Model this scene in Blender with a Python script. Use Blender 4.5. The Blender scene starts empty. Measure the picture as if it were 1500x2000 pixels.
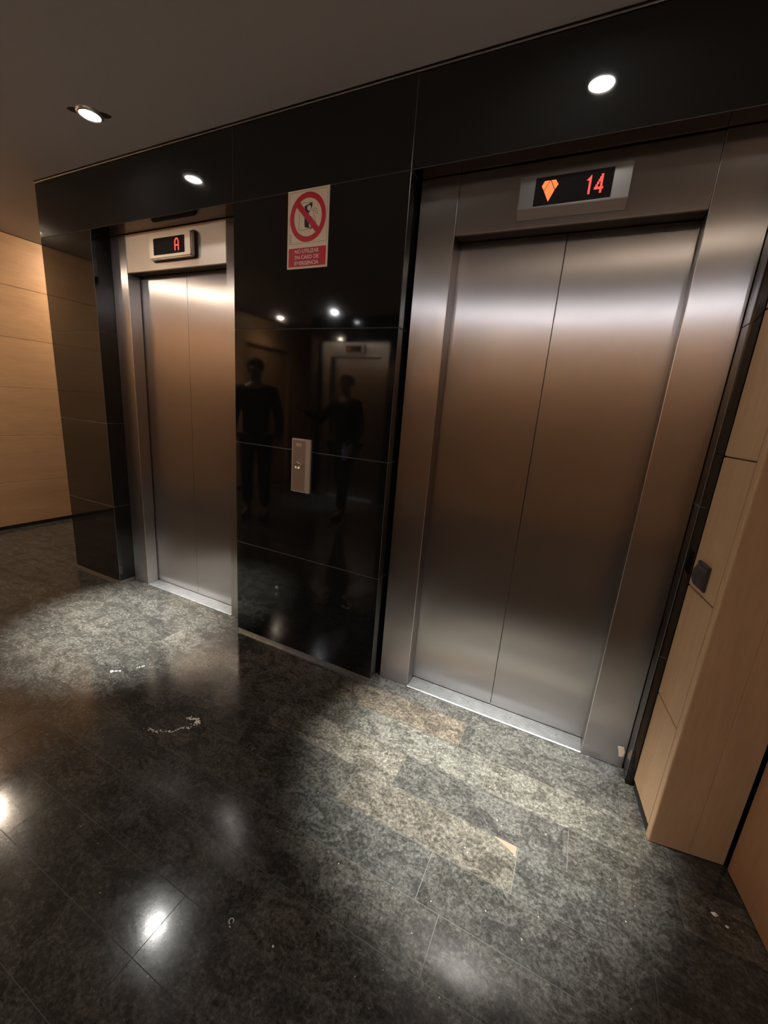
import bpy, bmesh, math, random
from mathutils import Vector, Matrix
random.seed(7)
SC = bpy.context.scene
COL = SC.collection

# ------------------------------------------------------------------ camera
cd = bpy.data.cameras.new('camera'); cam = bpy.data.objects.new('camera', cd); COL.objects.link(cam)
cx_ = Vector((0.894236, 0.440798, 0.077716)); cy_ = Vector((-0.175319, 0.185188, 0.966938)); cz_ = Vector((0.411832, -0.878295, 0.242882))
m = Matrix((cx_, cy_, cz_)).transposed().to_4x4(); m.translation = Vector((0.3349, -1.6128, 1.3359))
cam.matrix_world = m
cd.sensor_fit = 'VERTICAL'; cd.sensor_height = 36; cd.sensor_width = 27; cd.lens = 796.78*36/2000
cd.clip_start = 0.02; cd.clip_end = 60
SC.camera = cam

# ------------------------------------------------------------------ world / exposure
w = bpy.data.worlds.new('world'); SC.world = w; w.use_nodes = True
w.node_tree.nodes['Background'].inputs[0].default_value = (0.9, 0.75, 0.6, 1)
w.node_tree.nodes['Background'].inputs[1].default_value = 0.004
SC.view_settings.view_transform = 'Standard'; SC.view_settings.look = 'None'
SC.view_settings.gamma = 1; SC.view_settings.use_curve_mapping = False
SC.view_settings.exposure = 0.0

ZC = 2.508                                  # ceiling height
LENS_E = 260.0                              # glowing lens of a downlight
LED = (1.0, 0.995, 0.95)
WARM = (1.0, 0.82, 0.64)
COOL = (0.92, 0.94, 1.0)
# x, y, colour, beam watts, beam angle, lens strength factor
LIGHTS = [(-1.89, -0.27, LED, 2150, 32, 0.8), (0.165, -0.259, LED, 2050, 33, 0.7), (-3.90, -0.42, WARM, 25, 150, 1.8), (-3.90, 1.05, WARM, 12, 150, 5.4),
          (-2.83, -3.17, COOL, 500, 36, 0.7), (-0.72, -3.17, COOL, 5, 50, 2.6), (0.62, -1.64, WARM, 1, 40, 0.45), (1.10, -3.17, COOL, 5, 50, 2.6),
          (-3.90, -1.90, WARM, 90, 150, 4.8), (-3.90, -3.40, WARM, 30, 150, 0.8)]
BULBS = (2, 3, 4, 5, 6, 7, 8, 9)            # lamps whose frosted bulb stands proud of the ring

# ------------------------------------------------------------------ materials
def mat(name, base=(0.5, 0.5, 0.5), rough=0.5, metal=0.0, spec=0.5, emit=None, es=0.0):
    mm = bpy.data.materials.new(name); mm.use_nodes = True
    b = mm.node_tree.nodes['Principled BSDF']
    b.inputs['Base Color'].default_value = (*base, 1); b.inputs['Roughness'].default_value = rough
    b.inputs['Metallic'].default_value = metal; b.inputs['Specular IOR Level'].default_value = spec
    if emit:
        b.inputs['Emission Color'].default_value = (*emit, 1); b.inputs['Emission Strength'].default_value = es
    return mm
def N(mm, t, **kw):
    n = mm.node_tree.nodes.new(t)
    for k, v in kw.items(): setattr(n, k, v)
    return n
def L(mm, a, b): mm.node_tree.links.new(a, b)
def noise(mm, scale, detail=4, rough=0.55, dist=0.0, stretch=(1, 1, 1), coord='Object'):
    tc = N(mm, 'ShaderNodeTexCoord'); mp = N(mm, 'ShaderNodeMapping'); mp.inputs['Scale'].default_value = stretch
    n = N(mm, 'ShaderNodeTexNoise'); n.inputs['Scale'].default_value = scale; n.inputs['Detail'].default_value = detail
    n.inputs['Roughness'].default_value = rough; n.inputs['Distortion'].default_value = dist
    L(mm, tc.outputs[coord], mp.inputs[0]); L(mm, mp.outputs[0], n.inputs['Vector'])
    return n
def ramp(mm, src, stops):
    r = N(mm, 'ShaderNodeValToRGB'); e = r.color_ramp.elements
    while len(e) < len(stops): e.new(0.5)
    for el, (p, c) in zip(e, stops):
        el.position = p; el.color = (c, c, c, 1) if isinstance(c, (int, float)) else (*c, 1)
    L(mm, src, r.inputs[0]); return r
def bump(mm, src, strength, dist):
    b = N(mm, 'ShaderNodeBump'); b.inputs['Strength'].default_value = strength; b.inputs['Distance'].default_value = dist
    L(mm, src, b.inputs['Height']); L(mm, b.outputs[0], mm.node_tree.nodes['Principled BSDF'].inputs['Normal']); return b
def mixc(mm, a, b, fac, mode='MIX'):
    x = N(mm, 'ShaderNodeMix', data_type='RGBA', blend_type=mode)
    for s, v in ((x.inputs[6], a), (x.inputs[7], b), (x.inputs[0], fac)):
        if isinstance(v, (int, float)): s.default_value = v
        elif isinstance(v, tuple): s.default_value = (*v, 1)
        else: L(mm, v, s)
    return x.outputs[2]

def steel(name, base, rough, aniso):
    s = mat(name, base, rough, 1.0); b = s.node_tree.nodes['Principled BSDF']
    b.inputs['Anisotropic'].default_value = aniso
    g = N(s, 'ShaderNodeNewGeometry'); c = N(s, 'ShaderNodeVectorMath', operation='CROSS_PRODUCT'); c.inputs[1].default_value = (0, 0, 1)
    L(s, g.outputs['True Normal'], c.inputs[0])
    ad = N(s, 'ShaderNodeVectorMath', operation='ADD'); ad.inputs[1].default_value = (0.001, 0.0007, 0); L(s, c.outputs[0], ad.inputs[0])
    nn = N(s, 'ShaderNodeVectorMath', operation='NORMALIZE'); L(s, ad.outputs[0], nn.inputs[0]); L(s, nn.outputs[0], b.inputs['Tangent'])
    n = noise(s, 60, 3, 0.6, 0, (9, 9, 0.35)); r = ramp(s, n.outputs[0], [(0.3, rough*0.92), (0.7, rough*1.08)]); L(s, r.outputs[0], b.inputs['Roughness'])
    n2 = noise(s, 1.3, 3, 0.5, 0.3); r2 = ramp(s, n2.outputs[0], [(0.3, tuple(x*0.93 for x in base)), (0.7, tuple(min(1, x*1.05) for x in base))])
    L(s, r2.outputs[0], b.inputs['Base Color'])
    return s
M = {}
M['steel'] = steel('brushed_steel', (0.57, 0.54, 0.53), 0.30, 1.0)
M['steel_shaded'] = mat('shaded_steel_return', (0.27, 0.25, 0.245), 0.3, 1.0)  # same steel darkened: shade of the right lift's reveals put into the colour
M['steel_edge'] = mat('steel_edge', (0.72, 0.68, 0.64), 0.3, 1.0)
M['steel_plain'] = mat('satin_steel', (0.25, 0.235, 0.22), 0.36, 1.0)
M['steel_satin'] = mat('satin_steel_panel', (0.66, 0.60, 0.54), 0.5, 1.0)
M['alu'] = mat('aluminium_sill', (0.24, 0.245, 0.245), 0.42, 0.75)
n = noise(M['alu'], 30, 3); r = ramp(M['alu'], n.outputs[0], [(0.3, 0.32), (0.7, 0.45)]); L(M['alu'], r.outputs[0], M['alu'].node_tree.nodes['Principled BSDF'].inputs['Roughness'])
M['dark'] = mat('dark_gap', (0.01, 0.009, 0.008), 0.7)
g = M['granite'] = mat('black_granite', (0.006, 0.006, 0.006), 0.04, 0, 0.78)
n = noise(g, 420, 3, 0.7); r = ramp(g, n.outputs[0], [(0.45, (0.0045, 0.0045, 0.0045)), (0.62, (0.010, 0.010, 0.0095)), (0.78, (0.022, 0.021, 0.02))])
L(g, r.outputs[0], g.node_tree.nodes['Principled BSDF'].inputs['Base Color'])
n = noise(g, 5, 3, 0.6); r = ramp(g, n.outputs[0], [(0.3, 0.03), (0.75, 0.075)]); L(g, r.outputs[0], g.node_tree.nodes['Principled BSDF'].inputs['Roughness'])
M['granite_edge'] = mat('granite_sawn_edge', (0.085, 0.082, 0.08), 0.35)
M['grout'] = mat('grey_grout', (0.22, 0.21, 0.2), 0.8)

def wood(name, c1, c2, sc=(1, 1, 1), rough=0.42):
    wd = mat(name, c1, rough, 0, 0.35); b = wd.node_tree.nodes['Principled BSDF']
    n1 = noise(wd, 2.2, 6, 0.6, 0.6, sc); n2 = noise(wd, 22, 5, 0.65, 0.2, sc)
    r1 = ramp(wd, n1.outputs[0], [(0.3, c1), (0.72, c2)])
    r2 = ramp(wd, n2.outputs[0], [(0.35, 0.93), (0.7, 1.05)])
    L(wd, mixc(wd, r1.outputs[0], r2.outputs[0], 1.0, 'MULTIPLY'), b.inputs['Base Color'])
    bump(wd, n2.outputs[0], 0.05, 0.002)
    return wd
M['wood'] = wood('maple_veneer_panel', (0.46, 0.262, 0.13), (0.55, 0.325, 0.168), (0.35, 0.35, 3.0))
M['wood_v'] = wood('maple_veneer_column', (0.45, 0.285, 0.155), (0.52, 0.335, 0.19), (3.0, 3.0, 0.3))
M['wood_dark'] = wood('stained_door_veneer', (0.32, 0.17, 0.085), (0.37, 0.20, 0.10), (3.0, 3.0, 0.3))
M['wood_edge'] = mat('veneer_groove', (0.10, 0.05, 0.025), 0.6)
M['ceiling'] = mat('ceiling_paint', (0.42, 0.39, 0.37), 0.9, 0, 0.2)
n = noise(M['ceiling'], 90, 3); bump(M['ceiling'], n.outputs[0], 0.06, 0.002)
M['white'] = mat('white_lacquer', (0.8, 0.8, 0.8), 0.35)
M['screen'] = mat('black_display_glass', (0.008, 0.007, 0.008), 0.12)
M['orange'] = mat('lit_orange_arrow', (0.9, 0.2, 0.05), 0.4, emit=(1.0, 0.13, 0.03), es=1.15)
M['red'] = mat('lit_red_led', (0.8, 0.05, 0.03), 0.4, emit=(1.0, 0.07, 0.05), es=1.3)
M['bezel'] = mat('champagne_bezel', (0.70, 0.61, 0.50), 0.38, 0.6)
M['gasket'] = mat('dark_brown_gasket', (0.03, 0.02, 0.017), 0.45)
M['board'] = mat('cream_sign_board', (0.92, 0.80, 0.62), 0.45)
M['sign_red'] = mat('sign_red', (0.66, 0.02, 0.05), 0.45)
M['ink'] = mat('sign_black', (0.01, 0.009, 0.009), 0.5)
M['faint'] = mat('sign_thin_print', (0.30, 0.22, 0.15), 0.5)
M['sign_white'] = mat('sign_white_lettering', (0.95, 0.8, 0.7), 0.5)
M['plate'] = mat('bronze_faceplate', (0.40, 0.29, 0.22), 0.42, 0.6)
M['button'] = mat('satin_button', (0.66, 0.58, 0.5), 0.25, 0.9)
M['badge'] = mat('etched_badge', (0.62, 0.48, 0.42), 0.5, 0.3)
M['plastic'] = mat('anthracite_plastic', (0.045, 0.038, 0.042), 0.38)
M['residue'] = mat('dried_plaster', (0.72, 0.68, 0.62), 0.7)
M['patch_pale'] = mat('pale_matte', (0.85, 0.68, 0.52), 0.7)

# floor: polished fossil limestone, tint per plank in a colour attribute
f = M['floor'] = mat('polished_limestone', (0.1, 0.1, 0.1), 0.16, 0, 0.75); fb = f.node_tree.nodes['Principled BSDF']
at = N(f, 'ShaderNodeAttribute'); at.attribute_name = 'tint'
n1 = noise(f, 14, 9, 0.78, 0.9, (0.8, 1.25, 1)); r1 = ramp(f, n1.outputs[0], [(0.34, 0.5), (0.48, 0.85), (0.55, 1.45), (0.70, 1.0)])
n2 = noise(f, 90, 7, 0.75, 0.5); r2 = ramp(f, n2.outputs[0], [(0.38, 0.45), (0.5, 1.0), (0.61, 1.9)])
c1 = mixc(f, at.outputs['Color'], r1.outputs[0], 1.0, 'MULTIPLY'); c2 = mixc(f, c1, r2.outputs[0], 0.85, 'MULTIPLY')
# shell flecks
tc = N(f, 'ShaderNodeTexCoord'); vo = N(f, 'ShaderNodeTexVoronoi'); vo.inputs['Scale'].default_value = 48; vo.inputs['Randomness'].default_value = 1
L(f, tc.outputs['Object'], vo.inputs['Vector'])
fl = ramp(f, vo.outputs['Distance'], [(0.0, 1.0), (0.085, 1.0), (0.12, 0.0)])
wn = N(f, 'ShaderNodeTexWhiteNoise'); L(f, vo.outputs['Position'], wn.inputs['Vector']); pick = ramp(f, wn.outputs['Value'], [(0.90, 0.0), (0.93, 0.8)])
fm = N(f, 'ShaderNodeMath', operation='MULTIPLY'); L(f, fl.outputs[0], fm.inputs[0]); L(f, pick.outputs[0], fm.inputs[1])
L(f, mixc(f, c2, (0.3, 0.29, 0.25), fm.outputs[0]), fb.inputs['Base Color'])
n3 = noise(f, 3.2, 5, 0.65, 0.8); r3 = ramp(f, n3.outputs[0], [(0.3, 0.08), (0.7, 0.19)]); L(f, r3.outputs[0], fb.inputs['Roughness'])
n4 = noise(f, 30, 4, 0.6); bump(f, n4.outputs[0], 0.035, 0.002)
M['floor_joint'] = mat('floor_joint', (0.045, 0.041, 0.034), 0.5)

# ------------------------------------------------------------------ helpers
def tag(o, label=None, cat=None, group=None, kind=None):
    if label: o['label'] = label
    if cat: o['category'] = cat
    if group: o['group'] = group
    if kind: o['kind'] = kind
    return o
def obj(name, bm, mats, parent=None, smooth=False):
    me = bpy.data.meshes.new(name); bm.to_mesh(me); bm.free()
    for mm in (mats if isinstance(mats, (list, tuple)) else [mats]): me.materials.append(mm)
    if smooth:
        for p in me.polygons: p.use_smooth = True
    o = bpy.data.objects.new(name, me); COL.objects.link(o)
    if parent: o.parent = parent
    return o
def empty(name, loc, rz=0, label=None, cat=None, group=None):
    o = bpy.data.objects.new(name, None); COL.objects.link(o); o.location = loc; o.rotation_euler = (0, 0, rz)
    o.empty_display_size = 0.1
    return tag(o, label, cat, group)
def box(bm, x0, x1, y0, y1, z0, z1, bev=0.0, mi=0, edge_mi=None, seg=1):
    t = bmesh.new()
    vs = [t.verts.new((x, y, z)) for x in (x0, x1) for y in (y0, y1) for z in (z0, z1)]
    for q in ((0, 1, 3, 2), (4, 6, 7, 5), (0, 4, 5, 1), (2, 3, 7, 6), (0, 2, 6, 4), (1, 5, 7, 3)):
        fc = t.faces.new([vs[i] for i in q]); fc.material_index = mi
    if bev > 0:
        r = bmesh.ops.bevel(t, geom=list(t.edges), offset=bev, segments=seg, affect='EDGES', profile=0.5)
        if edge_mi is not None:
            for fc in r['faces']: fc.material_index = edge_mi
    merge(bm, t)
def merge(bm, t, M4=None):
    if M4 is not None: bmesh.ops.transform(t, matrix=M4, verts=t.verts)
    bmesh.ops.recalc_face_normals(t, faces=t.faces)
    me = bpy.data.meshes.new('tmp'); t.to_mesh(me); t.free(); bm.from_mesh(me); bpy.data.meshes.remove(me)
def prism(bm, pts, y0, y1, mi=0, bev=0.0):
    """polygon in the XZ plane pushed from y0 to y1"""
    t = bmesh.new()
    a = [t.verts.new((x, y0, z)) for x, z in pts]; b = [t.verts.new((x, y1, z)) for x, z in pts]
    t.faces.new(a); t.faces.new(list(reversed(b)))
    for i in range(len(pts)):
        j = (i+1) % len(pts); t.faces.new((a[i], b[i], b[j], a[j]))
    for fc in t.faces: fc.material_index = mi
    bmesh.ops.recalc_face_normals(t, faces=t.faces)
    if bev: bmesh.ops.bevel(t, geom=list(t.edges), offset=bev, segments=2, affect='EDGES')
    merge(bm, t)
def prismz(bm, pts, z0, z1, mi=0, bev=0.0):
    t = bmesh.new()
    a = [t.verts.new((x, y, z0)) for x, y in pts]; b = [t.verts.new((x, y, z1)) for x, y in pts]
    t.faces.new(a); t.faces.new(list(reversed(b)))
    for i in range(len(pts)):
        j = (i+1) % len(pts); t.faces.new((a[i], b[i], b[j], a[j]))
    for fc in t.faces: fc.material_index = mi
    bmesh.ops.recalc_face_normals(t, faces=t.faces)
    if bev: bmesh.ops.bevel(t, geom=list(t.edges), offset=bev, segments=3, affect='EDGES')
    merge(bm, t)
def rrect(x0, x1, z0, z1, r, n=6):
    out = []
    for cx, cz, a0 in ((x1-r, z1-r, 0), (x0+r, z1-r, 90), (x0+r, z0+r, 180), (x1-r, z0+r, 270)):
        for i in range(n+1):
            a = math.radians(a0+90*i/n); out.append((cx+r*math.cos(a), cz+r*math.sin(a)))
    return out
def lathe(bm, prof, n=40, M4=None, mi=0):
    """prof: (radius, z) pairs, about Z"""
    t = bmesh.new(); rings = []
    for r_, z in prof:
        if r_ < 1e-6: rings.append([t.verts.new((0, 0, z))])
        else: rings.append([t.verts.new((r_*math.cos(2*math.pi*i/n), r_*math.sin(2*math.pi*i/n), z)) for i in range(n)])
    for a, b in zip(rings, rings[1:]):
        for i in range(n):
            j = (i+1) % n
            if len(a) == 1: t.faces.new((a[0], b[i], b[j]))
            elif len(b) == 1: t.faces.new((a[i], b[0], a[j]))
            else: t.faces.new((a[i], b[i], b[j], a[j]))
    for fc in t.faces: fc.material_index = mi
    merge(bm, t, M4)
def stroke(bm, pts, wd, y0, y1, closed=False):
    seq = list(zip(pts, pts[1:])) + ([(pts[-1], pts[0])] if closed else [])
    for (x0, z0), (x1, z1) in seq:
        d = Vector((x1-x0, z1-z0)); l = d.length
        if l < 1e-7: continue
        d /= l; nx, nz = -d.y*wd/2, d.x*wd/2; ex, ez = d.x*wd*0.3, d.y*wd*0.3
        prism(bm, [(x0-ex+nx, z0-ez+nz), (x1+ex+nx, z1+ez+nz), (x1+ex-nx, z1+ez-nz), (x0-ex-nx, z0-ez-nz)], y0, y1)

# ------------------------------------------------------------------ setting: floor
bm = bmesh.new(); cl = bm.loops.layers.float_color.new('tint')
BASE = [(0.10, 0.096, 0.082), (0.09, 0.089, 0.078), (0.118, 0.108, 0.09), (0.097, 0.094, 0.084), (0.108, 0.102, 0.087)]
LIGHT = (0.20, 0.188, 0.15); WARMT = (0.19, 0.155, 0.115); DARK = (0.085, 0.092, 0.088)
off = {-1: 0.385, 0: 0.08, 1: 0.216, 2: -0.085, 3: 0.37, 4: 0.13}
SPEC = {(-1, 0): (0.13, 0.13, 0.115), (0, -1): WARMT, (0, 0): (0.11, 0.108, 0.094), (0, -2): (0.18, 0.15, 0.115), (1, -1): (0.20, 0.195, 0.165), (1, 0): (0.18, 0.172, 0.14),
        (2, -1): (0.22, 0.20, 0.16), (2, 0): (0.10, 0.099, 0.089), (3, -1): (0.165, 0.148, 0.118), (3, 0): (0.10, 0.10, 0.09), (1, -2): (0.14, 0.13, 0.105), (4, -1): (0.10, 0.10, 0.09)}
def quad(x0, x1, y0, y1, z, mi, colr):
    if x1-x0 < 1e-4 or y1-y0 < 1e-4: return
    fc = bm.faces.new([bm.verts.new(p) for p in ((x0, y0, z), (x1, y0, z), (x1, y1, z), (x0, y1, z))])
    fc.material_index = mi
    if mi == 0: colr = tuple(v*0.22+a*0.09 for v, a in zip(colr, (0.118, 0.112, 0.096)))
    for lp in fc.loops: lp[cl] = (*colr, 1)
gj = 0.0009; XB = 0.68
def plank(x0, x1, y0, y1, colr): quad(x0+gj, x1-gj, y0+gj, y1-gj, 0, 0, colr)
for k in range(-29, 42):
    y1 = -0.013 - 0.15*k; y0 = y1-0.15
    o_ = off.get(k, random.random()*0.6)
    i0 = int((-4.5-o_)//0.6); i1 = int((2.2-o_)//0.6)+1
    for i in range(i0, i1):
        a, b = o_+0.6*i, o_+0.6*(i+1)
        c = SPEC.get((k, i)) if (k, i) in SPEC else random.choice(BASE)
        if (k, i) not in SPEC:
            if random.random() < 0.12: c = tuple(v*1.35 for v in c)
            s = random.uniform(0.9, 1.15); c = tuple(v*s for v in c)
        if k <= 0 and b > XB and a < XB+0.06 and k > -3:        # border strip beside the lift recess
            plank(a, XB, y0, y1, c); continue
        if k <= 0 and a >= XB and k > -3: continue
        if k == 2 and a <= 0.82 < b:
            if a < 0.82: plank(a, 0.82, y0, y1, c)
            plank(0.82, b, y0, y1, (0.2, 0.185, 0.145)); continue
        plank(a, b, y0, y1, c)
for yy0, yy1 in ((-0.163, -0.02), (-0.02, 0.12), (0.12, 0.44)): plank(XB, 0.80, yy0, yy1, (0.15, 0.145, 0.125))
plank(0.80, 2.0, -0.163, 0.44, (0.1, 0.1, 0.09))
quad(-4.6, 2.3, -6.3, 4.4, -0.0008, 1, (0.1, 0.1, 0.1))
t = bmesh.new()
fl_ = obj('floor', bm, [M['floor'], M['floor_joint']]); tag(fl_, kind='structure')
bm = bmesh.new(); box(bm, -4.6, 2.3, -6.3, 4.4, -0.12, -0.004); sb = obj('floor_slab', bm, M['grout'], fl_)

# ceiling, with a shadow gap before the granite
bm = bmesh.new()
prismz(bm, [(-4.262, -6.0), (2.0, -6.0), (2.0, -0.010), (-2.932, -0.010), (-2.950, 0.010), (-2.950, 4.2), (-4.262, 4.2)], ZC, ZC+0.012)
box(bm, -4.3, 2.0, -6.05, 4.25, ZC+0.020, ZC+0.12)
tag(obj('ceiling', bm, M['ceiling']), kind='structure')
bm = bmesh.new(); box(bm, -2.938, 1.2, -0.0040, 0.010, ZC-0.007, ZC-0.001, 0.0012)
tag(obj('trim_1', bm, M['steel_edge']), kind='structure')

# ------------------------------------------------------------------ setting: granite lift wall
ROWS = [0.022, 0.562, 1.112, 1.661, 2.205]
def granite_block(bm, x0, x1, y0, y1, z0, z1): box(bm, x0+0.0004, x1-0.0004, y0, y1, z0+0.0005, z1-0.0005, 0.0016, 0, 1)
bm = bmesh.new()
for x0, x1 in ((-2.94, -2.422), (-1.315, -0.421), (0.700, 0.727)):
    for a, b in zip(ROWS, ROWS[1:]): granite_block(bm, x0, x1, 0, 0.30, a, b)
for x0, x1 in ((-2.94, -1.315), (-1.315, -0.421), (-0.421, 1.2)): granite_block(bm, x0, x1, 0, 0.30, 2.205, 2.500)
for a, b in zip(ROWS, ROWS[1:]+[2.5]):                              # cladding of the wall end, down the side passage
    for k in range(4): granite_block(bm, -2.94, -2.90, 0.30+k*0.95, 0.30+(k+1)*0.95, a, b)
for k in range(4): granite_block(bm, -2.94, -2.90, 0.30+k*0.95, 0.30+(k+1)*0.95, 2.205, 2.5)
box(bm, -2.898, 1.2, 0.305, 4.1, 0.0, 2.499, 0, 2)
tag(obj('wall_back', bm, [M['granite'], M['granite_edge'], M['dark']]), kind='structure')
bm = bmesh.new()
for x0, x1 in ((-2.932, -2.428), (-1.309, -0.427)): box(bm, x0, x1, 0.006, 0.297, 0.0, 0.0215)
tag(obj('baseboard_back', bm, M['steel_edge']), kind='structure')

# opposite lift wall (seen mirrored in the black granite)
YO = -3.46; OC = (-2.71,)                                     # its plane, its lift centres
bm = bmesh.new()
xs = [(-3.385, OC[0]-0.56), (OC[0]+0.56, -1.62)]
for x0, x1 in xs:
    for a, b in zip(ROWS, ROWS[1:]): granite_block(bm, x0, x1, YO-0.30, YO, a, b)
for x0, x1 in ((-3.385, xs[1][0]), xs[1]): granite_block(bm, x0, x1, YO-0.30, YO, 2.205, 2.500)
for a, b in zip(ROWS, ROWS[1:]+[2.5]):
    for k in range(2): granite_block(bm, -3.385, -3.345, YO-0.3-(k+1)*0.95, YO-0.3-k*0.95, a, b)
box(bm, -3.343, 1.55, -5.9, YO-0.305, 0.0, 2.499, 0, 2)
for a, b in zip([0.035, 0.428, 0.848, 1.269, 1.688, 2.105], [0.428, 0.848, 1.269, 1.688, 2.105, 2.506]): box(bm, -1.612, 1.55, YO-0.2, YO-0.008, a+0.0015, b-0.0015, 0.0012, 3)
box(bm, -1.60, 1.55, YO-0.2, YO-0.02, 0.0, 2.5, 0, 2)
tag(obj('wall_front', bm, [M['granite'], M['granite_edge'], M['dark'], M['wood']]), kind='structure')
bm = bmesh.new()
for x0, x1 in xs: box(bm, x0+0.008, x1-0.008, YO-0.297, YO-0.006, 0.0, 0.0215)
tag(obj('baseboard_front', bm, M['steel_edge']), kind='structure')

# ------------------------------------------------------------------ setting: left wall of veneer boards
XW = -4.263; WR = [0.035, 0.428, 0.848, 1.269, 1.688, 2.105, 2.506]
bm = bmesh.new()
for a, b in zip(WR, WR[1:]):
    for y0, y1 in ((-5.95, -4.10), (-4.10, -3.05), (-3.05, 4.15)):
        if y0 == -4.10:
            if b <= 2.2 and a < 2.1: continue
            a_, b_ = max(a, 2.14), b
        else: a_, b_ = a, b
        if b_-a_ < 0.05: continue
        box(bm, XW-0.02, XW, y0, y1, a_+0.0015, b_-0.0015, 0.0012)
box(bm, XW-0.12, XW-0.005, -5.95, -4.08, 0, 2.5, 0, 1); box(bm, XW-0.12, XW-0.005, -3.07, 4.15, 0, 2.5, 0, 1); box(bm, XW-0.12, XW-0.005, -4.08, -3.07, 2.16, 2.5, 0, 1)
tag(obj('wall_left', bm, [M['wood'], M['wood_edge']]), kind='structure')
bm = bmesh.new(); box(bm, XW-0.016, XW-0.004, -5.95, -4.12, 0, 0.0345); box(bm, XW-0.016, XW-0.004, -3.04, 4.15, 0, 0.0345)
tag(obj('baseboard_left', bm, M['gasket']), kind='structure')
bm = bmesh.new(); box(bm, XW-0.075, XW-0.035, -4.03, -3.11, 0.006, 2.11, 0.002)
d2 = tag(obj('door_2', bm, M['wood_dark']), kind='structure')
bm = bmesh.new()
for y0, y1, z0, z1 in ((-4.098, -4.035, 0, 2.138), (-3.105, -3.052, 0, 2.138), (-4.035, -3.105, 2.115, 2.138)): box(bm, XW-0.09, XW+0.012, y0, y1, z0, z1, 0.002)
obj('door_frame', bm, M['wood_dark'], d2)
bm = bmesh.new()
lathe(bm, [(0, 0), (0.024, 0), (0.024, 0.008), (0.01, 0.008), (0.01, 0.045), (0, 0.045)], 20, Matrix.Translation((XW-0.036, -3.19, 1.03)) @ Matrix.Rotation(math.pi/2, 4, 'Y'))
box(bm, XW, XW+0.014, -3.31, -3.18, 1.02, 1.04, 0.004)
obj('door_handle', bm, M['steel_edge'], d2)
# passage ends
bm = bmesh.new(); box(bm, -4.3, -2.85, 4.15, 4.3, 0, 2.505); tag(obj('wall_passage_back', bm, M['wood']), kind='structure')
bm = bmesh.new(); box(bm, -4.3, -3.30, -6.1, -5.96, 0, 2.505); tag(obj('wall_passage_front', bm, M['wood']), kind='structure')

# ------------------------------------------------------------------ setting: right side, skewed veneer return, corner face and door leaf
dx, dy = 0.0267/0.2, -1.0
ln = math.hypot(dx, dy); U = (dx/ln, dy/ln)                          # along the wall, towards the viewer
V = (-U[1], U[0])                                                    # into the wall, to the right
P0 = (0.7275, 0.0)
def W(s, t): return (P0[0]+U[0]*s+V[0]*t, P0[1]+U[1]*s+V[1]*t)
KR = [0.036, 0.425, 0.848, 1.277, 1.697, 2.12, 2.505]
bm = bmesh.new()
for a, b in zip(KR, KR[1:]):
    prismz(bm, [W(0.002, 0), W(0.1965, 0), W(0.1965, 0.03), W(0.002, 0.03)], a+0.0022, b-0.0022, 0, 0.0018)
prismz(bm, [W(0.004, 0.006), W(0.198, 0.006), W(0.198, 0.20), W(0.004, 0.20)], 0.0, 2.505, 1)
tag(obj('wall_right', bm, [M['wood_v'], M['wood_edge']]), kind='structure')
# corner post with a rounded nosing and a flat face turning to the right
bm = bmesh.new()
F0 = W(0.2215, -0.0005); F1 = (0.970, -0.188)
arc = []
p_in = W(0.197, 0.0)
pts = [p_in]
for i in range(7):
    a = i/6; 
    q0 = Vector(W(0.2215, 0.0)); p_a = Vector(W(0.214, 0.0)); fd = (Vector(F1)-q0).normalized(); p_b = q0+fd*0.008
    q = p_a*(1-a)**2 + q0*2*a*(1-a) + p_b*a*a; pts.append((q.x, q.y))
fm_ = [(F1[0]-fd.x*0.10, F1[1]-fd.y*0.10)]
pts += [(q0+fd*0.118)[:], (q0+fd*0.119+Vector((0.0006, 0.0012)))[:], (q0+fd*0.120)[:], F1, (F1[0]+0.02, F1[1]+0.13), W(0.02, 0.21), W(0.197, 0.21)]
prismz(bm, [tuple(p)[:2] for p in pts], 0.002, 2.505, 0)
tag(obj('trim_2', bm, M['wood_v']), kind='structure')
# door leaf beyond the dark gap, then the rest of the right wall
G = Vector((0.9765, -0.200)); gd = Vector((0.0405, -0.24)).normalized(); gn = Vector((-gd.y, gd.x))
def G2(s, t): q = G+gd*s+gn*t; return (q.x, q.y)
bm = bmesh.new(); prismz(bm, [G2(0, 0), G2(0.90, 0), G2(0.90, 0.04), G2(0, 0.04)], 0.004, 2.10, 0, 0.0015)
d1 = tag(obj('door_1', bm, M['wood_dark']), kind='structure')
bm = bmesh.new(); pc = G2(0.82, -0.03); box(bm, pc[0]-0.012, pc[0]+0.03, pc[1]-0.01, pc[1]+0.01, 1.0, 1.02, 0.003)
box(bm, pc[0]-0.016, pc[0]-0.004, pc[1]-0.01, pc[1]+0.11, 1.0, 1.02, 0.003); obj('door_handle', bm, M['steel_edge'], d1)
bm = bmesh.new()
prismz(bm, [G2(0, 0.002), G2(0.905, 0.002), G2(0.905, 0.12), G2(0, 0.12)], 2.104, 2.505)
prismz(bm, [G2(0.905, 0.0), G2(3.31, 0.0), G2(3.31, 0.12), G2(0.905, 0.12)], 0.0, 2.505)
prismz(bm, [G2(-0.02, 0.05), G2(0.905, 0.05), G2(0.905, 0.12), G2(-0.02, 0.12)], 0.0, 2.103, 1)
tag(obj('wall_side', bm, [M['wood_v'], M['wood_edge']]), kind='structure')
bm = bmesh.new(); prismz(bm, [W(0.010, 0.004), W(0.214, 0.004), W(0.214, 0.03), W(0.010, 0.03)], 0.0, 0.0355)
tag(obj('baseboard_right', bm, M['dark']), kind='structure')

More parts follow.
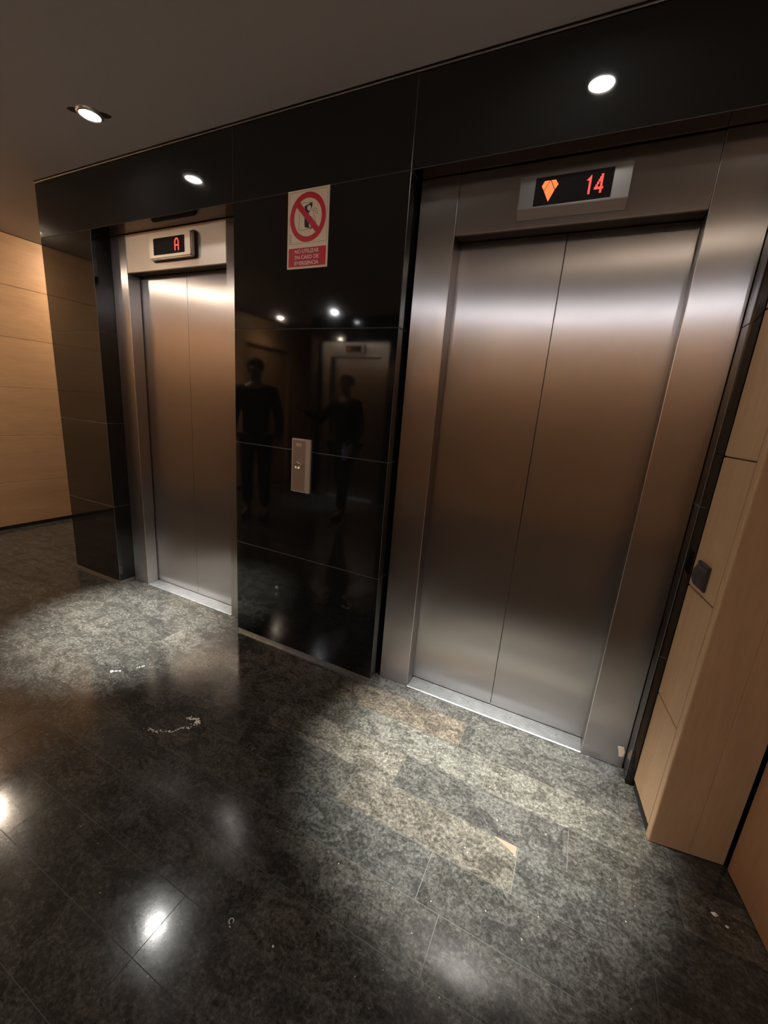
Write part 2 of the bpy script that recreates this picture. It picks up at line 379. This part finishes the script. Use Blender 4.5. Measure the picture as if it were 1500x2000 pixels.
# ------------------------------------------------------------------ lifts
def lift(cx, yf, jl, jr, label, grooves, rz=0, y_plane=0.0, group=None, hm='steel'):
    """origin on the floor at the middle of the doorway; +Y into the wall; yf = setback of the steel face"""
    r = empty('elevator_entrance', (cx, y_plane, 0), rz, label, 'elevator', group)
    yd = yf+0.084
    for s, wj in ((-1, jl), (1, jr)):
        bm = bmesh.new(); x0, x1 = sorted((s*0.400, s*(0.400+wj)))
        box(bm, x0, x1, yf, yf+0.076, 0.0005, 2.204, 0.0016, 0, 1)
        o = obj('jamb', bm, [M['steel'], M['steel_edge'], M['steel_shaded']], r)
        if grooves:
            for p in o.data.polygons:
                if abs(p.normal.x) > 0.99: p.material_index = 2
    bm = bmesh.new(); box(bm, -0.3992, 0.3992, yf+0.001, yf+0.015, 2.0, 2.2035, 0.0035, 0, None, 3); box(bm, -0.399, 0.399, yf+0.0155, yf+0.10, 2.006, 2.2, 0, 2); obj('header_panel', bm, [M[hm], M['steel_edge'], M['gasket']], r)
    for s in (-1, 1):
        bm = bmesh.new(); x0, x1 = sorted((s*0.0012, s*0.44))
        box(bm, x0, x1, yd, yd+0.03, 0.009, 2.003, 0.0012, 0); obj('door_panel', bm, M['steel'], r)
    bm = bmesh.new()                                                # sill profile, grooves running along the doorway
    y0 = yf-0.004; y1 = yd+0.03; prof = [(y0, -0.003), (y0, 0.0035), (y0+0.006, 0.0055)]
    if grooves:
        k = y0+0.008
        while k < yd-0.006: prof += [(k, 0.0055), (k+0.0008, 0.0028), (k+0.0036, 0.0028), (k+0.0044, 0.0055)]; k += 0.0098
    else:
        k = y0+0.008
        while k < yd-0.006: prof += [(k, 0.0055), (k+0.0006, 0.0050), (k+0.0024, 0.0050), (k+0.0030, 0.0055)]; k += 0.0098
    prof += [(yd+0.002, 0.0055), (y1, 0.0055), (y1, -0.003)]
    t = bmesh.new(); a = [t.verts.new((-0.3985, y, z)) for y, z in prof]; b = [t.verts.new((0.3985, y, z)) for y, z in prof]
    t.faces.new(a); t.faces.new(list(reversed(b)))
    for i in range(len(prof)):
        j = (i+1) % len(prof); t.faces.new((a[i], b[i], b[j], a[j]))
    merge(bm, t)
    sl = obj('sill', bm, M['alu'], r)
    for k in range(4):
        bm = bmesh.new(); lathe(bm, [(0, 0.0066), (0.0028, 0.0064), (0.0032, 0.0050), (0, 0.0050)], 12, Matrix.Translation((-0.30+0.2*k, yf+0.046, 0)))
        obj('screw', bm, M['gasket'], sl)
    bm = bmesh.new(); box(bm, -0.4, 0.4, yd+0.032, yd+0.05, 0.0, 2.06); obj('door_backing', bm, M['dark'], r)
    return r

# LED dot-matrix figures
FONT = {'1': ["...#", "..##", ".###", "####", "..##", "..##", "..##", "..##", "..##", "..##", "..##", "..##", "..##", "..##", "..##"],
        '4': [".....##.", ".....##.", "....###.", "....###.", "...####.", "...####.", "..##.##.", "..##.##.", ".##..##.", ".##..##.", "########", "########", ".....##.", ".....##.", ".....##."]}
def indicator_wide(r, yf):
    """wide steel indicator with a down arrow and a two digit dot-matrix number"""
    bm = bmesh.new()
    t = bmesh.new(); prof = [(0.001, 0.050), (-0.0125, 0.047), (-0.0135, -0.054), (-0.012, -0.058), (-0.004, -0.083), (0.001, -0.085)]
    a = [t.verts.new((-0.1725, yf+y, z)) for y, z in prof]; b = [t.verts.new((0.1725, yf+y, z)) for y, z in prof]
    t.faces.new(a); t.faces.new(list(reversed(b)))
    for i in range(len(prof)):
        j = (i+1) % len(prof); t.faces.new((a[i], b[i], b[j], a[j]))
    bmesh.ops.bevel(t, geom=list(t.edges), offset=0.0012, segments=2, affect='EDGES')
    bmesh.ops.translate(t, verts=t.verts, vec=(0, 0, 2.108)); merge(bm, t)
    ind = obj('floor_indicator', bm, M['steel_plain'], r)
    y = yf-0.0135
    bm = bmesh.new(); box(bm, -0.1205, 0.1205, y-0.0012, y+0.004, 2.0605, 2.1445, 0.0006); obj('display_screen', bm, M['screen'], ind)
    cz = 2.105; y0, y1 = y-0.0024, y-0.0012
    bm = bmesh.new()                                                # arrow of three facets
    prism(bm, [(-0.0905, 0.0265+cz), (-0.0745, 0.0265+cz), (-0.0905, -0.001+cz), (-0.0985, 0.012+cz)], y0, y1)
    prism(bm, [(-0.0555, 0.0265+cz), (-0.0695, 0.0265+cz), (-0.0545, -0.001+cz), (-0.0455, 0.012+cz)], y0, y1)
    prism(bm, [(-0.072, 0.0265+cz), (-0.0558, -0.0035+cz), (-0.072, -0.036+cz), (-0.0892, -0.0035+cz)], y0, y1)
    obj('down_arrow', bm, M['orange'], ind)
    for ch, x0, zt in (('1', 0.0445, 0.0225), ('4', 0.0690, 0.0225)):
        bm = bmesh.new(); p = 0.0036; px_ = 0.0034
        for i, row in enumerate(FONT[ch]):
            for j, c in enumerate(row):
                if c == '#':
                    xx = x0+j*px_; zz = cz+zt-i*p
                    box(bm, xx-0.0014, xx+0.0014, y0, y1, zz-0.00145, zz+0.00145)
        obj('lit_digit', bm, M['red'], ind)
def indicator_small(r, yf):
    """thick rounded indicator with a seven segment letter"""
    cz = 2.105
    bm = bmesh.new(); prism(bm, rrect(-0.158, 0.196, cz-0.069, cz+0.067, 0.020), yf-0.006, yf+0.001, 0, 0.001)
    ind = obj('floor_indicator', bm, M['gasket'], r)
    bm = bmesh.new(); prism(bm, rrect(-0.150, 0.186, cz-0.063, cz+0.056, 0.014), yf-0.034, yf-0.006, 0, 0.006); obj('bezel', bm, M['bezel'], ind)
    y = yf-0.034
    bm = bmesh.new(); prism(bm, rrect(-0.108, 0.138, cz-0.044, cz+0.038, 0.006), y-0.0012, y+0.003, 0, 0.0005); obj('display_screen', bm, M['screen'], ind)
    bm = bmesh.new(); y0, y1 = y-0.0024, y-0.0012; w_ = 0.0062
    stroke(bm, [(0.0665, cz-0.030), (0.0665, cz+0.012), (0.0735, cz+0.024), (0.0855, cz+0.024), (0.0925, cz+0.012), (0.0925, cz-0.030)], w_, y0, y1)
    stroke(bm, [(0.0665, cz-0.007), (0.0925, cz-0.007)], w_, y0, y1)
    obj('lit_letter', bm, M['red'], ind)

LR = lift(0.146, 0.076, 0.153, 0.1535, 'steel elevator doors on the right under an orange down arrow and red number 14', True); indicator_wide(LR, 0.076)
LL = lift(-1.877, 0.108, 0.144, 0.161, 'steel elevator doors on the left showing the red letter A', False, hm='steel_satin'); indicator_small(LL, 0.108)
for i, ox in enumerate(OC):
    e = lift(ox, 0.09, 0.159, 0.159, 'steel elevator across the lobby, mirrored in the black granite pillar', False, math.pi, YO); indicator_small(e, 0.09)

# ------------------------------------------------------------------ sign
SX, SZ = -0.8865, 2.0555
sg = empty('warning_sign', (SX, 0, SZ), 0, 'red and cream emergency warning sign with Spanish text on the black granite pillar', 'sign')
bm = bmesh.new(); box(bm, -0.1065, 0.1065, -0.0035, 0.0, -0.15, 0.15, 0.0008); obj('sign_board', bm, M['board'], sg)
bm = bmesh.new(); box(bm, -0.098, 0.0985, -0.0041, -0.0035, -0.142, -0.0695); obj('text_panel', bm, M['sign_red'], sg)
bm = bmesh.new(); stroke(bm, [(-0.0968, 0.1422), (0.0985, 0.1422), (0.0985, -0.0515), (-0.0968, -0.0515)], 0.0011, -0.0038, -0.0035, True); obj('border_line', bm, M['faint'], sg)
bm = bmesh.new(); n_ = 64; cxr, czr, R1, R0 = 0.0, 0.0443, 0.0930, 0.0720
for i in range(n_):
    a0, a1 = 2*math.pi*i/n_, 2*math.pi*(i+1)/n_
    prism(bm, [(cxr+R0*math.cos(a0), czr+R0*math.sin(a0)), (cxr+R1*math.cos(a0), czr+R1*math.sin(a0)), (cxr+R1*math.cos(a1), czr+R1*math.sin(a1)), (cxr+R0*math.cos(a1), czr+R0*math.sin(a1))], -0.0044, -0.0036)
stroke(bm, [(-0.0480, 0.0923), (0.0480, -0.0037)], 0.0235, -0.00435, -0.0036)
obj('prohibition_ring', bm, M['sign_red'], sg)
bm = bmesh.new()
prism(bm, [(0.0222, 0.0983), (-0.0181, 0.0866), (-0.0148, 0.0725), (0.0038, 0.0585), (0.0169, 0.0746), (0.022, 0.0838)], -0.0039, -0.0036)
prism(bm, [(0.0038, 0.060), (-0.0155, 0.0735), (-0.0175, 0.049), (-0.0152, 0.0088), (0.0201, -0.0011), (0.0254, 0.0047), (0.0134, 0.0258), (0.0153, 0.0473), (0.0047, 0.0505)], -0.0039, -0.0036)
pict = obj('pictogram', bm, M['ink'], sg)
bm = bmesh.new(); prism(bm, [(0.006+0.0098*math.cos(a*math.pi/10), 0.0783+0.0102*math.sin(a*math.pi/10)) for a in range(20)], -0.0042, -0.0037)
prism(bm, [(0.0055, 0.066), (0.0055, 0.0500), (0.0150, 0.0473), (0.0133, 0.0270), (0.0180, 0.004), (0.0105, 0.004), (0.0075, 0.020), (0.0035, 0.044)], -0.0042, -0.0037)
obj('figure', bm, M['board'], pict)
bm = bmesh.new()
thin = []
for pl in ([(0.016, 0.0972), (-0.041, 0.1002), (-0.0445, 0.0719), (-0.0447, -0.0014), (0.0145, -0.0012)],
           [(0.0241, 0.0679), (0.0279, 0.0743), (0.0416, 0.0735), (0.0504, 0.0571), (0.0438, 0.053), (0.0375, 0.0645), (0.0269, 0.0657), (0.0287, 0.0557), (0.0373, 0.0449), (0.0383, 0.0232)],
           [(0.0154, 0.0454), (0.0294, 0.0379), (0.0397, 0.023)], [(0.043, 0.026), (0.043, 0.004)]):
    bm = bmesh.new(); stroke(bm, pl, 0.0016, -0.0038, -0.0035); obj('thin_outline', bm, M['faint'], pict)
bm = bmesh.new()
for zz in (-0.016, -0.025, -0.034, -0.043): stroke(bm, [(-0.091, zz), (-0.085, zz)], 0.0032, -0.0038, -0.0035)
obj('small_print', bm, M['faint'], sg)
def text(name, s, x, z, width, height, m_, parent, y):
    cu = bpy.data.curves.new(name, 'FONT'); cu.body = s; cu.align_x = 'CENTER'; cu.align_y = 'CENTER'; cu.extrude = 0.0; cu.size = 1; cu.offset = 0.022
    tmp = bpy.data.objects.new('tmp', cu); COL.objects.link(tmp)
    dg = bpy.context.evaluated_depsgraph_get(); me = bpy.data.meshes.new_from_object(tmp.evaluated_get(dg)); bpy.data.objects.remove(tmp); bpy.data.curves.remove(cu)
    vx = [v.co.x for v in me.vertices]; vy = [v.co.y for v in me.vertices]
    mx, my = (min(vx)+max(vx))/2, (min(vy)+max(vy))/2; sx, sy = width/(max(vx)-min(vx)), height/(max(vy)-min(vy))
    t = bmesh.new(); t.from_mesh(me); bpy.data.meshes.remove(me)
    for v in t.verts: v.co = ((v.co.x-mx)*sx+x, y, (v.co.y-my)*sy+z)
    r = bmesh.ops.extrude_face_region(t, geom=t.faces[:]); bmesh.ops.translate(t, verts=[v for v in r['geom'] if isinstance(v, bmesh.types.BMVert)], vec=(0, 0.0004, 0))
    bmesh.ops.recalc_face_normals(t, faces=t.faces)
    return obj(name, t, m_, parent)
text('lettering', 'NO UTILIZAR', 0, -0.0830, 0.127, 0.0155, M['sign_white'], sg, -0.0046)
text('lettering', 'EN CASO DE', 0, -0.1062, 0.127, 0.0155, M['sign_white'], sg, -0.0046)
text('lettering', 'EMERGENCIA', 0, -0.1290, 0.127, 0.0155, M['sign_white'], sg, -0.0046)

# ------------------------------------------------------------------ call panel
cp = empty('call_panel', (-0.882, 0, 1.039), 0, 'slim bronze elevator call panel with one round button on the black pillar', 'call panel')
bm = bmesh.new(); prism(bm, [(-0.0545, -0.130), (0.0545, -0.130), (0.0545, 0.130), (-0.0545, 0.130)], -0.012, 0.0, 0, 0.0016); obj('housing', bm, M['bezel'], cp)
bm = bmesh.new(); box(bm, -0.0475, 0.0265, -0.0135, -0.011, -0.1235, 0.1235, 0.0005); obj('faceplate', bm, M['plate'], cp)
bm = bmesh.new()
lathe(bm, [(0.0195, 0), (0.0195, 0.004), (0.0178, 0.006), (0.0158, 0.0058), (0.0140, 0.0035), (0, 0.0030)], 40, Matrix.Translation((-0.0125, -0.0133, 0.001)) @ Matrix.Rotation(math.pi/2, 4, 'X'))
obj('button', bm, M['button'], cp, True)
bm = bmesh.new(); box(bm, -0.026, 0.004, -0.0141, -0.0132, 0.093, 0.109)
obj('badge', bm, M['badge'], cp)

# ------------------------------------------------------------------ light switch on the skewed veneer
ang = math.atan2(U[1], U[0])
sw = empty('light_switch', (*W(0.085, 0), 0.9075), ang, 'anthracite light switch on the narrow wooden panel at the right', 'light switch')
# local: +X along the wall to the viewer, +Y into the wall (to the right)... the face looks to -Y'
bm = bmesh.new(); prism(bm, rrect(-0.041, 0.041, -0.041, 0.041, 0.004), -0.007, 0.0, 0, 0.0012); obj('frame', bm, M['plastic'], sw)
bm = bmesh.new(); t = bmesh.new(); prof = []
for i in range(13):
    a = i/12; z = -0.038+0.066*a; y = -0.0085-0.0085*(1-(2*a-1)**2); prof.append((y, z))
prof += [(-0.006, 0.030), (-0.006, -0.038)]
a_ = [t.verts.new((-0.0375, y, z)) for y, z in prof]; b_ = [t.verts.new((0.0375, y, z)) for y, z in prof]
t.faces.new(a_); t.faces.new(list(reversed(b_)))
for i in range(len(prof)):
    j = (i+1) % len(prof); t.faces.new((a_[i], b_[i], b_[j], a_[j]))
merge(bm, t); obj('rocker', bm, M['plastic'], sw)
bm = bmesh.new(); box(bm, -0.0375, 0.0375, -0.0095, -0.006, 0.0315, 0.0395, 0.001); obj('top_cap', bm, M['plastic'], sw)

# ------------------------------------------------------------------ ceiling downlights
LBL = ['round white ceiling downlight in front of the left elevator, cut-out edges showing beside it',
       'round ceiling downlight in front of the right elevator, mirrored in the black header',
       'warm ceiling downlight close to the left veneer wall', 'warm ceiling downlight in the side passage behind the granite wall',
       'ceiling downlight before the elevator across the lobby, mirrored in the pillar', 'ceiling downlight close to the opposite veneer wall, nearer the opposite elevator',
       'dim warm ceiling downlight in the middle of the lobby', 'ceiling downlight close to the opposite veneer wall, nearer the side door',
       'warm ceiling downlight above the left veneer wall, midway along the lobby', 'warm ceiling downlight above the stained door in the left wall']
def downlight(i, x, y, colr, watts, angle, lk):
    r = empty('ceiling_downlight', (x, y, ZC), 0, LBL[i], 'ceiling light', 'recessed ceiling downlights')
    bm = bmesh.new(); lathe(bm, [(0.0390, 0.001), (0.0400, -0.008), (0.0425, -0.013), (0.0465, -0.0135), (0.0510, -0.010), (0.0525, -0.003), (0.0525, 0.004)], 48)
    obj('trim_ring', bm, M['steel_edge'] if i < 2 else M['white'], r, True)
    bm = bmesh.new(); lathe(bm, [(0.0, -0.034), (0.012, -0.032), (0.022, -0.027), (0.030, -0.019), (0.035, -0.008), (0.0355, 0.001)] if i in BULBS else [(0.0, -0.0045), (0.012, -0.0044), (0.024, -0.0038), (0.034, -0.0025), (0.0388, -0.0012), (0.0388, 0.001)], 48)
    obj('lens', bm, mat('glowing_lens', (0.9, 0.95, 1.0), 0.3, emit=colr, es=LENS_E*lk), r, True)
    if i == 0:
        for s in (-1, 1):
            bm = bmesh.new(); t = bmesh.new()
            P = [(s*0.050, -0.022), (s*0.074, -0.018), (s*0.090, -0.004), (s*0.082, 0.010), (s*0.066, 0.018), (s*0.048, 0.020)]
            a = [t.verts.new((px, py, -0.0012)) for px, py in P]; b = [t.verts.new((px, py, 0.001)) for px, py in P]
            t.faces.new(a); t.faces.new(list(reversed(b)))
            for q in range(len(P)):
                j = (q+1) % len(P); t.faces.new((a[q], b[q], b[j], a[j]))
            merge(bm, t); o = obj('cutout_edge', bm, M['gasket'], r); o.rotation_euler = (0, 0, math.radians(35))
    ld = bpy.data.lights.new('beam', 'SPOT'); ld.energy = watts; ld.color = colr; ld.spot_size = math.radians(angle); ld.spot_blend = 1.0; ld.shadow_soft_size = 0.033
    lo = bpy.data.objects.new('beam', ld); COL.objects.link(lo); lo.parent = r; lo.location = (0, 0, -0.042)
for i, a in enumerate(LIGHTS): downlight(i, *a)

# ------------------------------------------------------------------ bits on the floor
def blob(bm, x, y, r_, h, n=7):
    t = bmesh.new(); a0 = random.random()*6.28
    ring = [(x+r_*random.uniform(0.55, 1.2)*math.cos(a0+6.283*i/n), y+r_*random.uniform(0.45, 1.0)*math.sin(a0+6.283*i/n)) for i in range(n)]
    a = [t.verts.new((px, py, 0.0002)) for px, py in ring]; top = t.verts.new((x, y, h)); mid = [t.verts.new(((px+x)/2, (py+y)/2, h*random.uniform(0.6, 1.0))) for px, py in ring]
    t.faces.new(list(reversed(a)))
    for i in range(n):
        j = (i+1) % n; t.faces.new((a[i], a[j], mid[j], mid[i])); t.faces.new((mid[i], mid[j], top))
    merge(bm, t)
def along(pts, n):
    seg = [(Vector(a), Vector(b)) for a, b in zip(pts, pts[1:])]; tot = sum((b-a).length for a, b in seg)
    for i in range(n):
        d = tot*random.random()
        for a, b in seg:
            l = (b-a).length
            if d <= l: yield a.lerp(b, d/l); break
            d -= l
bm = bmesh.new()
for q in along([(-1.076, -0.746), (-1.02, -0.728), (-0.965, -0.700), (-0.945, -0.655)], 42): blob(bm, q.x+random.gauss(0, 0.003), q.y+random.gauss(0, 0.003), random.uniform(0.0012, 0.0045), 0.0012)
for q in along([(-0.975, -0.615), (-0.935, -0.600), (-0.918, -0.618), (-0.93, -0.645), (-0.945, -0.665)], 46): blob(bm, q.x+random.gauss(0, 0.004), q.y+random.gauss(0, 0.004), random.uniform(0.002, 0.006), 0.0015)
tag(obj('plaster_smear', bm, M['residue']), 'curved trail of dried white plaster crumbs on the dark floor', 'plaster smear', kind='stuff')
bm = bmesh.new()
for q in along([(-1.553, -0.592), (-1.53, -0.597), (-1.50, -0.570)], 14): blob(bm, q.x, q.y+random.gauss(0, 0.003), random.uniform(0.002, 0.006), 0.0012)
for q in along([(-1.465, -0.525), (-1.436, -0.467)], 9): blob(bm, q.x, q.y, random.uniform(0.002, 0.005), 0.0012)
tag(obj('plaster_smear', bm, M['residue']), 'small broken plaster trail on the lit floor before the left elevator', 'plaster smear', kind='stuff')
bm = bmesh.new()
stroke_pts = [(0.006*math.cos(a), 0.006*math.sin(a)) for a in [0.3*i for i in range(18)]]
for (xa, ya), (xb, yb) in zip(stroke_pts, stroke_pts[1:]): blob(bm, -0.279+xa, -1.045+ya, 0.0018, 0.002, 5)
blob(bm, -0.274, -1.056, 0.003, 0.002)
tag(obj('litter_curl', bm, M['residue']), 'tiny pale curled shaving on the dark floor near the viewer', 'litter')
def pebble(x, y, r_, label, m_='residue'):
    bm = bmesh.new(); blob(bm, x, y, r_, r_*0.6, 8); tag(obj('litter_crumb', bm, M[m_]), label, 'litter')
pebble(-0.149, -1.033, 0.0035, 'single white crumb right of the curled shaving')
pebble(0.907, -0.371, 0.009, 'flattened pale scrap beside the right door leaf')
pebble(0.932, -0.392, 0.005, 'smaller pale scrap just in front of the flattened one')
bm = bmesh.new()                                                     # triangular stone chip let into a plank
t = bmesh.new(); P = [(0.292, -0.4645), (0.366, -0.4645), (0.366, -0.496)]
a = [t.verts.new((x, y, -0.001)) for x, y in P]; b = [t.verts.new((x, y, 0.0004)) for x, y in P]
t.faces.new(a); t.faces.new(list(reversed(b)))
for q in range(3): t.faces.new((a[q], b[q], b[(q+1) % 3], a[(q+1) % 3]))
merge(bm, t); M['chip'] = mat('cream_stone_chip', (0.12, 0.092, 0.062), 0.3)
obj('stone_chip', bm, M['chip'], fl_)
# ragged pale mark low on the right jamb
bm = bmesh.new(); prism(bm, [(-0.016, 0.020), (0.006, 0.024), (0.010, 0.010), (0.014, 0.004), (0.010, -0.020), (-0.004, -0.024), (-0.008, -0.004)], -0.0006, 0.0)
st = obj('pale_patch', bm, M['patch_pale']); st.location = (0.682, 0.0758, 0.075); tag(st, 'small ragged pale sticker at the foot of the right steel jamb', 'patch')

# ------------------------------------------------------------------ two people behind the viewer, mirrored in the pillar
M['skin'] = mat('skin', (0.20, 0.11, 0.07), 0.5); M['cloth_dark'] = mat('black_wool', (0.012, 0.012, 0.014), 0.9, 0, 0.2)
M['cloth_blue'] = mat('dark_denim', (0.012, 0.014, 0.02), 0.9, 0, 0.2); M['hair'] = mat('dark_hair', (0.015, 0.01, 0.008), 0.6)
M['shoe'] = mat('black_leather', (0.01, 0.01, 0.01), 0.4); M['blue'] = mat('pale_blue_plastic', (0.35, 0.45, 0.85), 0.4)
def skin(name, verts, edges, radii, m_, parent, root=0, lv=2):
    me = bpy.data.meshes.new(name); me.from_pydata(verts, edges, []); me.materials.append(m_)
    o = bpy.data.objects.new(name, me); COL.objects.link(o)
    if parent: o.parent = parent
    sk = o.modifiers.new('skin', 'SKIN'); sk.use_smooth_shade = True
    for i, r_ in enumerate(radii):
        d = me.skin_vertices[0].data[i]; d.radius = (r_, r_) if not isinstance(r_, tuple) else r_; d.use_root = (i == root)
    su = o.modifiers.new('sub', 'SUBSURF'); su.levels = lv; su.render_levels = lv
    return o
def person(x, y, rz, h, label, stride, arms):
    """arms: per side (elbow, wrist, hand direction) in metres for a 1.68 m figure facing +Y"""
    k = h/1.68
    r = empty('person', (x, y, 0), rz, label, 'person')
    sc = lambda v: tuple(c*k for c in v)
    V_ = [(0, 0, 0.92), (0, 0.0, 1.08), (0, 0.005, 1.28), (0, 0.0, 1.40), (0, 0.01, 1.47), (0, 0.02, 1.53), (0, 0.035, 1.585), (0, 0.03, 1.64)]
    Rr = [(0.15, 0.10), (0.125, 0.09), (0.145, 0.10), (0.10, 0.07), (0.05, 0.05), (0.062, 0.068), (0.072, 0.085), (0.060, 0.070)]
    E_ = [(i, i+1) for i in range(7)]
    legs = []
    for s_ in (-1, 1):
        f_ = stride*s_
        hip = (0.09*s_, 0, 0.86); knee = (0.10*s_, f_*0.5+0.02, 0.48); ank = (0.105*s_, f_, 0.085); ball = (0.115*s_, f_+0.11, 0.045); toe = (0.12*s_, f_+0.17, 0.035)
        b = len(V_); V_ += [hip, knee, ank, ball, toe]; Rr += [0.088, 0.056, 0.036, 0.036, 0.028]; E_ += [(0, b), (b, b+1), (b+1, b+2), (b+2, b+3), (b+3, b+4)]
        legs.append((hip, knee, ank, ball, toe))
    sl = []
    for s_, (elb, wri, hd) in zip((-1, 1), arms):
        b = len(V_); sho = (0.175*s_, 0, 1.375)
        V_ += [sho, elb, wri]; Rr += [0.055, 0.041, 0.027]; E_ += [(3, b), (b, b+1), (b+1, b+2)]
        hd = Vector(hd).normalized(); side = hd.cross(Vector((0, 0, 1))) if abs(hd.z) < 0.9 else Vector((0, 1, 0)); side.normalize()
        nrm = hd.cross(side); palm = Vector(wri)+hd*0.05
        V_.append(tuple(palm)); Rr.append((0.028, 0.018)); E_.append((b+2, len(V_)-1)); pi = len(V_)-1
        for q, ln_ in enumerate((0.062, 0.072, 0.067, 0.052)):
            base = palm+side*(0.024-0.016*q)+hd*0.035
            c = len(V_); V_ += [tuple(base), tuple(base+hd*ln_*0.5+nrm*0.006), tuple(base+hd*ln_*0.85+nrm*0.022)]; Rr += [0.009, 0.0085, 0.007]
            E_ += [(pi, c), (c, c+1), (c+1, c+2)]
        c = len(V_); V_ += [tuple(palm+side*0.034+hd*0.0), tuple(palm+side*0.050+hd*0.028), tuple(palm+side*0.050+hd*0.052)]; Rr += [0.011, 0.010, 0.008]
        E_ += [(pi, c), (c, c+1), (c+1, c+2)]
        sl.append((sho, elb, wri))
    skin('body', [sc(v) for v in V_], E_, [(a*k if not isinstance(a, tuple) else (a[0]*k, a[1]*k)) for a in Rr], M['skin'], r)
    for nm, px, py, pz, rx, ry, rz_ in (('nose', 0, 0.118, 1.585, 0.012, 0.018, 0.022), ('ear', -0.075, 0.03, 1.59, 0.010, 0.018, 0.03), ('ear', 0.075, 0.03, 1.59, 0.010, 0.018, 0.03), ('mouth', 0, 0.108, 1.548, 0.024, 0.008, 0.007)):
        t = bmesh.new(); bmesh.ops.create_uvsphere(t, u_segments=14, v_segments=10, radius=1.0)
        hd_ = bmesh.new(); merge(hd_, t, Matrix.Translation(sc((px, py, pz))) @ Matrix.Diagonal((rx*k, ry*k, rz_*k, 1)))
        obj(nm, hd_, M['skin'], r, True)
    hr = bmesh.new(); t = bmesh.new(); bmesh.ops.create_uvsphere(t, u_segments=24, v_segments=16, radius=1.0)
    for v in t.verts:
        if v.co.y > 0.45 and v.co.z < 0.45: v.co.y = 0.45
        if v.co.z < -0.5: v.co.z = -0.5
    merge(hr, t, Matrix.Translation(sc((0, 0.018, 1.63))) @ Matrix.Diagonal((0.088*k, 0.098*k, 0.078*k, 1))); obj('hair', hr, M['hair'], r, True)
    jv = [(0, 0, 0.86), (0, 0.0, 1.06), (0, 0.005, 1.28), (0, 0.0, 1.395), (0, 0.008, 1.455)]; jr = [(0.175, 0.125), (0.15, 0.115), (0.17, 0.125), (0.125, 0.09), (0.068, 0.066)]; je = [(0, 1), (1, 2), (2, 3), (3, 4)]
    for sho, elb, wri in sl:
        b = len(jv); jv += [sho, elb, tuple(Vector(elb).lerp(Vector(wri), 0.95))]; jr += [0.072, 0.056, 0.043]; je += [(3, b), (b, b+1), (b+1, b+2)]
    skin('jacket', [sc(v) for v in jv], je, [(a*k if not isinstance(a, tuple) else (a[0]*k, a[1]*k)) for a in jr], M['cloth_dark'], r)
    tv = [(0, 0, 0.93)]; tr = [(0.16, 0.11)]; te = []
    for hip, knee, ank, ball, toe in legs:
        b = len(tv); tv += [hip, knee, (ank[0], ank[1], 0.13)]; tr += [0.10, 0.070, 0.056]; te += [(0, b), (b, b+1), (b+1, b+2)]
    skin('trousers', [sc(v) for v in tv], te, [(a*k if not isinstance(a, tuple) else (a[0]*k, a[1]*k)) for a in tr], M['cloth_blue'], r)
    for hip, knee, ank, ball, toe in legs:
        a_ = [(ank[0], ank[1]-0.03, 0.052), ball, toe, (ank[0], ank[1], 0.11)]
        skin('shoe', [sc(v) for v in a_], [(0, 1), (1, 2), (0, 3)], [0.050*k, 0.043*k, 0.032*k, 0.045*k], M['shoe'], r)
    return r
PA = (-2.24, -2.62); PB = (-2.98, -1.93)
person(*PA, 0.25, 1.66, 'person in dark clothes mid stride, mirrored in the middle of the black pillar', 0.14,
       (((-0.33, 0.12, 1.17), (-0.42, 0.30, 1.27), (-0.4, 1.0, 0.3)), ((0.24, -0.01, 1.10), (0.23, 0.13, 0.90), (0, 0.5, -1.0))))
person(*PB, -0.5, 1.74, 'person in a dark coat mirrored at the left edge of the black pillar', 0.04,
       (((-0.24, -0.02, 1.10), (-0.25, 0.06, 0.86), (0, 0.25, -1.0)), ((0.24, -0.02, 1.10), (0.25, 0.06, 0.86), (0, 0.25, -1.0))))
c_, s_ = math.cos(0.25), math.sin(0.25); k_ = 1.66/1.68; lx, ly, lz = 0.23*k_, 0.175*k_, 0.81*k_
bm = bmesh.new(); lathe(bm, [(0, 0), (0.022, 0.0), (0.024, 0.004), (0.024, 0.12), (0.014, 0.14), (0.012, 0.15), (0.015, 0.152), (0.015, 0.168), (0, 0.17)], 24)
bt = obj('water_bottle', bm, M['blue'], None, True); bt.location = (PA[0]+lx*c_-ly*s_+0.01, PA[1]+lx*s_+ly*c_+0.085, lz-0.05); tag(bt, 'small pale blue bottle in the hand of the striding person', 'bottle')
